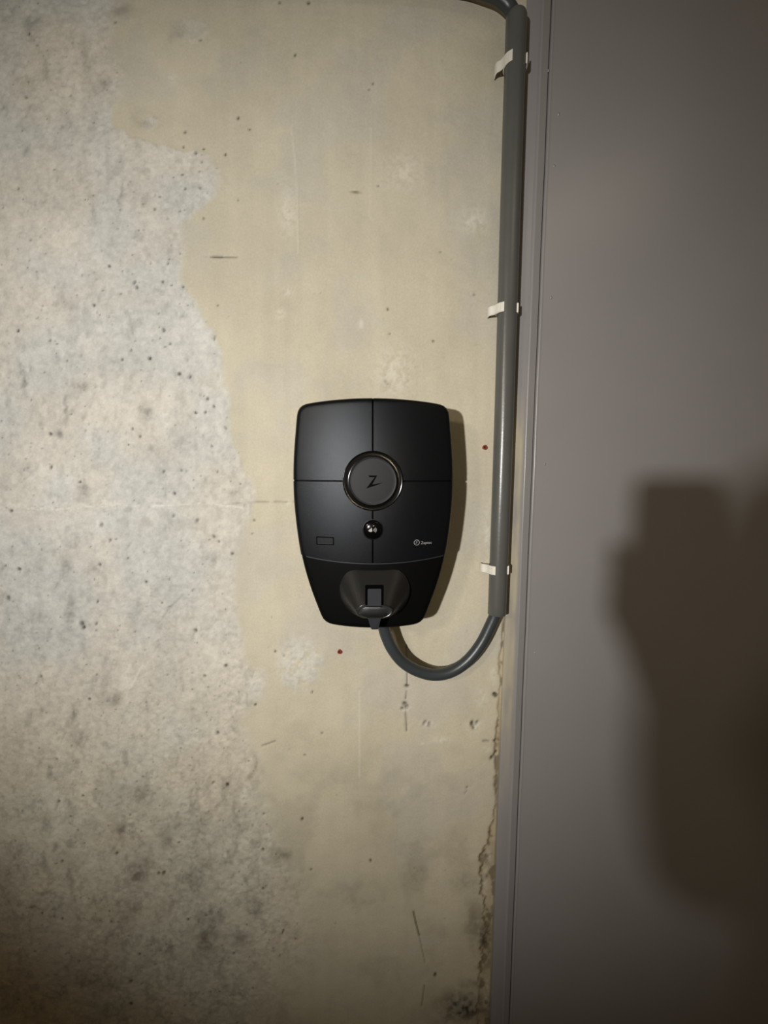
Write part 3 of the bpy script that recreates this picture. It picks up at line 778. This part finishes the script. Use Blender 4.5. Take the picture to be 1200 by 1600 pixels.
# open snap clips: a foot on the wall and two springy arms that grip the pipe, lips flared outwards
def ribbon(pts, th, w_):
    pts = [Vector(p) for p in pts]; n = len(pts); loops = []
    for i, p in enumerate(pts):
        t = (pts[min(i + 1, n - 1)] - pts[max(i - 1, 0)]).normalized(); nn = Vector((-t.y, t.x)) * th / 2
        a, b = p + nn, p - nn; e = w_ * .86
        loops.append([Vector((a.x, a.y, -e)), Vector((a.x, a.y, e)), Vector((a.x * .5 + b.x * .5, a.y * .5 + b.y * .5, w_)), Vector((b.x, b.y, e)), Vector((b.x, b.y, -e)), Vector((a.x * .5 + b.x * .5, a.y * .5 + b.y * .5, -w_))])
    return loops_mesh(loops, cap_start=True, cap_end=True)
def make_clip():
    root = empty('pipe_clip', Vector((0, 0, 0)))
    th = .0026; w_ = .0082; r = CR + th / 2 + .0002
    left = [(-r * math.cos(math.radians(a)), -CD + r * math.sin(math.radians(a))) for a in np.linspace(78, -60, 26)]
    right_ = [(r * math.cos(math.radians(a)), -CD + r * math.sin(math.radians(a))) for a in np.linspace(78, -34, 22)]
    V, F = ribbon(left, th, w_); build('clip_arm', V, F, m_clip, root, angle=35)
    # outer finger of the left arm: leaves the wall wide of the pipe and leans in against it
    fing = [(-r - .0110, -.0030), (-r - .0112, -.0100), (-r - .0095, -.0150), (-r - .0055, -.0180), (-r - .0020, -.0225), (-r + .0006, -.0290), (-r + .0040, -.0340)]
    fing = [(p.x, p.y) for p in catmull([(x, y, 0) for x, y in fing], 5)]
    V, F = ribbon(fing, th, w_); build('clip_finger', V, F, m_clip, root, angle=35)
    V, F = ribbon(right_, th, w_); build('clip_arm', V, F, m_clip, root, angle=35)
    V = []; F = []
    x0, x1, y0, y1 = -r * .6, r + .0016, -.0045, .0012
    lo = rounded(x0, y0, x1, y1, .0015, 4)
    V, F = loops_mesh([[Vector((a, b, -w_)) for a, b in lo], [Vector((a, b, w_)) for a, b in lo]], cap_start=True, cap_end=True)
    build('clip_foot', V, F, m_clip, root, smooth=False)
    return root
proto = make_clip()
def copy_thing(root):
    r = root.copy(); C.objects.link(r)
    for ch in list(root.children):
        c = ch.copy(); C.objects.link(c); c.parent = r
    return r
spots = [(P(786, 108, .012).z, 'topmost of the three white pipe clips, near the top end of the conduit', 0.0),
         (P(774, 487, .012).z, 'middle of the three white pipe clips, on the conduit above the charger', 0.0),
         (P(762, 887, .012).z, 'lowest of the three white pipe clips, just above the open bottom of the conduit', 0.0)]
for i, (z, lab, a) in enumerate(spots):
    o = proto if i == 0 else copy_thing(proto)
    o.location = (CX, 0, z)
    meta(o, lab, 'pipe clip', 'white clips holding the conduit')

def plug(px, py, label):
    c = P(px, py, 0.0); root = empty('wall_plug', c)
    prof = [(.0044, .004), (.0046, -.0004), (.0040, -.0013), (.0028, -.0013), (.0021, -.0004), (.0020, .006)]
    n = 24; loops = []
    for r, d in prof:
        loops.append([Vector((c.x + r * (1 + .10 * math.sin(3 * t + px)) * math.cos(t), d - .0012, c.z + r * (1 + .07 * math.sin(5 * t + py)) * math.sin(t))) for t in [2 * math.pi * k / n for k in range(n)]])
    V, F = loops_mesh(loops); build('plug_rim', V, F, m_red, root)
    loops = [[Vector((c.x + r * math.cos(t), d, c.z + r * math.sin(t))) for t in [2 * math.pi * k / n for k in range(n)]] for r, d in ((.0024, -.0006), (.0012, -.0002))]
    V, F = loops_mesh(loops, cap_end=True); build('plug_hole_shade', V, F, m_hole, root)  # dark disc; its colour stands in for the shade inside the plug
    return meta(root, label, 'wall plug', 'red wall plugs in the concrete')
plug(757.5, 699, 'small red wall plug in the concrete between the charger and the conduit')
plug(531, 1018, 'small red wall plug in the concrete below the lower left corner of the charger')

# ------------------------------------------------------------------ added unseen photographer (behind the viewpoint, put there to shade the door)
m_ph = mat('dark_phone_case', (0.02, 0.02, 0.022), 0.5, noise=0.1)
m_skin = mat('skin', (0.42, 0.26, 0.18), 0.55, noise=0.08, nscale=30)
m_jacket = mat('dark_brown_jacket', (0.035, 0.026, 0.020), 0.85, noise=0.2, nscale=40, bump=0.3, bscale=300)
m_trouser = mat('dark_trousers', (0.02, 0.022, 0.028), 0.85, noise=0.2, nscale=40)
m_hair = mat('dark_hair', (0.02, 0.014, 0.01), 0.6, noise=0.3, nscale=200)
yb = CAM.y - .005
phone = empty('added_phone', Vector((-.030, yb - .0045, 1.393)))  # added out of view, casts part of the shade on the door
def rbox(name, x0, x1, zlo, zhi, y0, y1, r, material, parent):
    lo = rounded(x0, zlo, x1, zhi, r, 8); cx = (x0 + x1) / 2; cz = (zlo + zhi) / 2
    def L(y, k): return [Vector((cx + (a - cx) * k, y, cz + (b - cz) * k)) for a, b in lo]
    V, F = loops_mesh([L(y0, .97), L(y0 + .0015, 1), L(y1 - .0015, 1), L(y1, .97)], cap_start=True, cap_end=True)
    return build(name, V, F, material, parent, angle=30)
rbox('case', -.066, .010, 1.318, 1.468, yb - .009, yb, .012, m_ph, phone)
meta(phone, 'dark phone added out of view in the hands of the added figure, shading the door', 'phone')

shade_figure = empty('shade_figure', Vector((-.02, -1.05, 0)))  # added figure, never in view, blocks the torch from the door
meta(shade_figure, 'added unseen figure in a dark brown jacket behind the camera, there to shade the door', 'shade_figure')
def skin_part(name, chains, material, root=0, sub=2):
    """chains: lists of (x, y, z, r1, r2); a point equal to an earlier one continues from it"""
    V = []; E = []; Rr = []; look = {}
    for ch in chains:
        prev = None
        for x, y, z, r1, r2 in ch:
            k = (round(x, 4), round(y, 4), round(z, 4))
            if k not in look:
                look[k] = len(V); V.append((x, y, z)); Rr.append((r1, r2))
            if prev is not None: E.append((prev, look[k]))
            prev = look[k]
    me = bpy.data.meshes.new(name); me.from_pydata([Vector(v) - shade_figure.location for v in V], E, [])
    o = bpy.data.objects.new(name, me); C.objects.link(o); o.parent = shade_figure
    md = o.modifiers.new('skin', 'SKIN'); md.use_smooth_shade = True
    for i, r in enumerate(Rr):
        me.skin_vertices[0].data[i].radius = r
        me.skin_vertices[0].data[i].use_root = (i == root)
    sb = o.modifiers.new('sub', 'SUBSURF'); sb.levels = sub; sb.render_levels = sub
    me.materials.append(material)
    return o
PX = .02
pel = (PX, -1.06, .98, .135, .10); chest = (PX, -1.06, 1.34, .155, .105); nb = (PX, -1.06, 1.49, .06, .06)
chains = [[pel, (PX, -1.06, 1.16, .125, .095), chest, nb, (PX, -1.045, 1.555, .052, .056), (PX, -1.03, 1.635, .072, .090), (PX, -1.035, 1.735, .070, .085)]]
for s_ in (-1, 1):
    sh = (PX + s_ * .165, -1.06, 1.435, .056, .056); hand = (-.028 + s_ * .062, -.830, 1.350, .022, .012)
    chains.append([chest, sh, (PX + s_ * .185, -1.03, 1.30, .043, .043), (PX + s_ * .125, -.965, 1.17, .036, .036), (PX + s_ * .10, -.91, 1.25, .030, .030), (-.028 + s_ * .062, -.865, 1.31, .021, .021), hand])
    for k in range(4):                                       # fingers wrap behind the phone
        z = 1.345 + k * .018
        chains.append([hand, (-.028 + s_ * .056, -.806, z, .0085, .0085), (-.028 + s_ * .050, -.788, z + .003, .008, .008), (-.028 + s_ * .040, -.779, z + .004, .007, .007)])
    chains.append([hand, (-.028 + s_ * .048, -.822, 1.378, .010, .010), (-.028 + s_ * .026, -.806, 1.398, .0085, .0085)])
    chains.append([pel, (PX + s_ * .085, -1.06, .88, .085, .085), (PX + s_ * .095, -1.05, .52, .058, .058), (PX + s_ * .10, -1.07, .30, .055, .055), (PX + s_ * .10, -1.08, .09, .038, .038), (PX + s_ * .11, -1.0, .045, .042, .035), (PX + s_ * .12, -.93, .038, .038, .026)])
body_ = skin_part('body', chains, m_skin)
# jacket: follows torso and sleeves, slightly larger
def grow(t, k): return (t[0], t[1], t[2], t[3] + k, t[4] + k)
jc = [[grow((PX, -1.06, .84, .155, .12), .014), grow((PX, -1.06, .93, .155, .12), .012), grow((PX, -1.06, 1.16, .13, .10), .012), grow(chest, .012), grow((PX, -1.06, 1.475, .075, .07), .01)]]
for s_ in (-1, 1):
    jc.append([grow(chest, .012), (PX + s_ * .170, -1.06, 1.435, .066, .066), (PX + s_ * .186, -1.03, 1.30, .054, .054), (PX + s_ * .125, -.965, 1.17, .046, .046), (PX + s_ * .10, -.91, 1.25, .039, .039), (-.024 + s_ * .066, -.875, 1.297, .030, .030)])
skin_part('jacket', jc, m_jacket)
tcn = []
pl2 = (PX, -1.06, .97, .125, .10); tcn.append([(PX, -1.06, 1.04, .12, .095), pl2])
for s_ in (-1, 1):
    tcn.append([pl2, (PX + s_ * .085, -1.06, .88, .095, .095), (PX + s_ * .095, -1.05, .52, .070, .070), (PX + s_ * .10, -1.07, .30, .066, .066), (PX + s_ * .10, -1.08, .10, .058, .058)])
skin_part('trousers', tcn, m_trouser)
skin_part('hair', [[(PX, -1.075, 1.66, .070, .068), (PX, -1.055, 1.745, .077, .090), (PX, -1.04, 1.775, .060, .070)]], m_hair)
skin_part('nose', [[(PX, -.952, 1.672, .010, .010), (PX, -.938, 1.645, .013, .012)]], m_skin, sub=1)
skin_part('mouth', [[(PX - .022, -.955, 1.612, .004, .004), (PX, -.945, 1.613, .006, .005), (PX + .022, -.955, 1.612, .004, .004)]], mat('lips', (0.30, 0.12, 0.10), 0.5, noise=.1), sub=1)
for s_ in (-1, 1):
    skin_part('ear', [[(PX + s_ * .074, -1.035, 1.685, .010, .016), (PX + s_ * .074, -1.035, 1.655, .008, .013)]], m_skin, sub=1)
    skin_part('eye', [[(PX + s_ * .030 - .006, -.957, 1.678, .006, .006), (PX + s_ * .030 + .006, -.957, 1.678, .006, .006)]], mat('eye', (0.25, 0.22, 0.2), 0.2, noise=.3), sub=1)
    skin_part('shoe', [[(PX + s_ * .10, -1.10, .045, .062, .058), (PX + s_ * .11, -1.0, .050, .064, .056), (PX + s_ * .12, -.91, .040, .058, .044)]], mat('dark_shoe_leather', (0.02, 0.015, 0.012), 0.5, noise=.1))
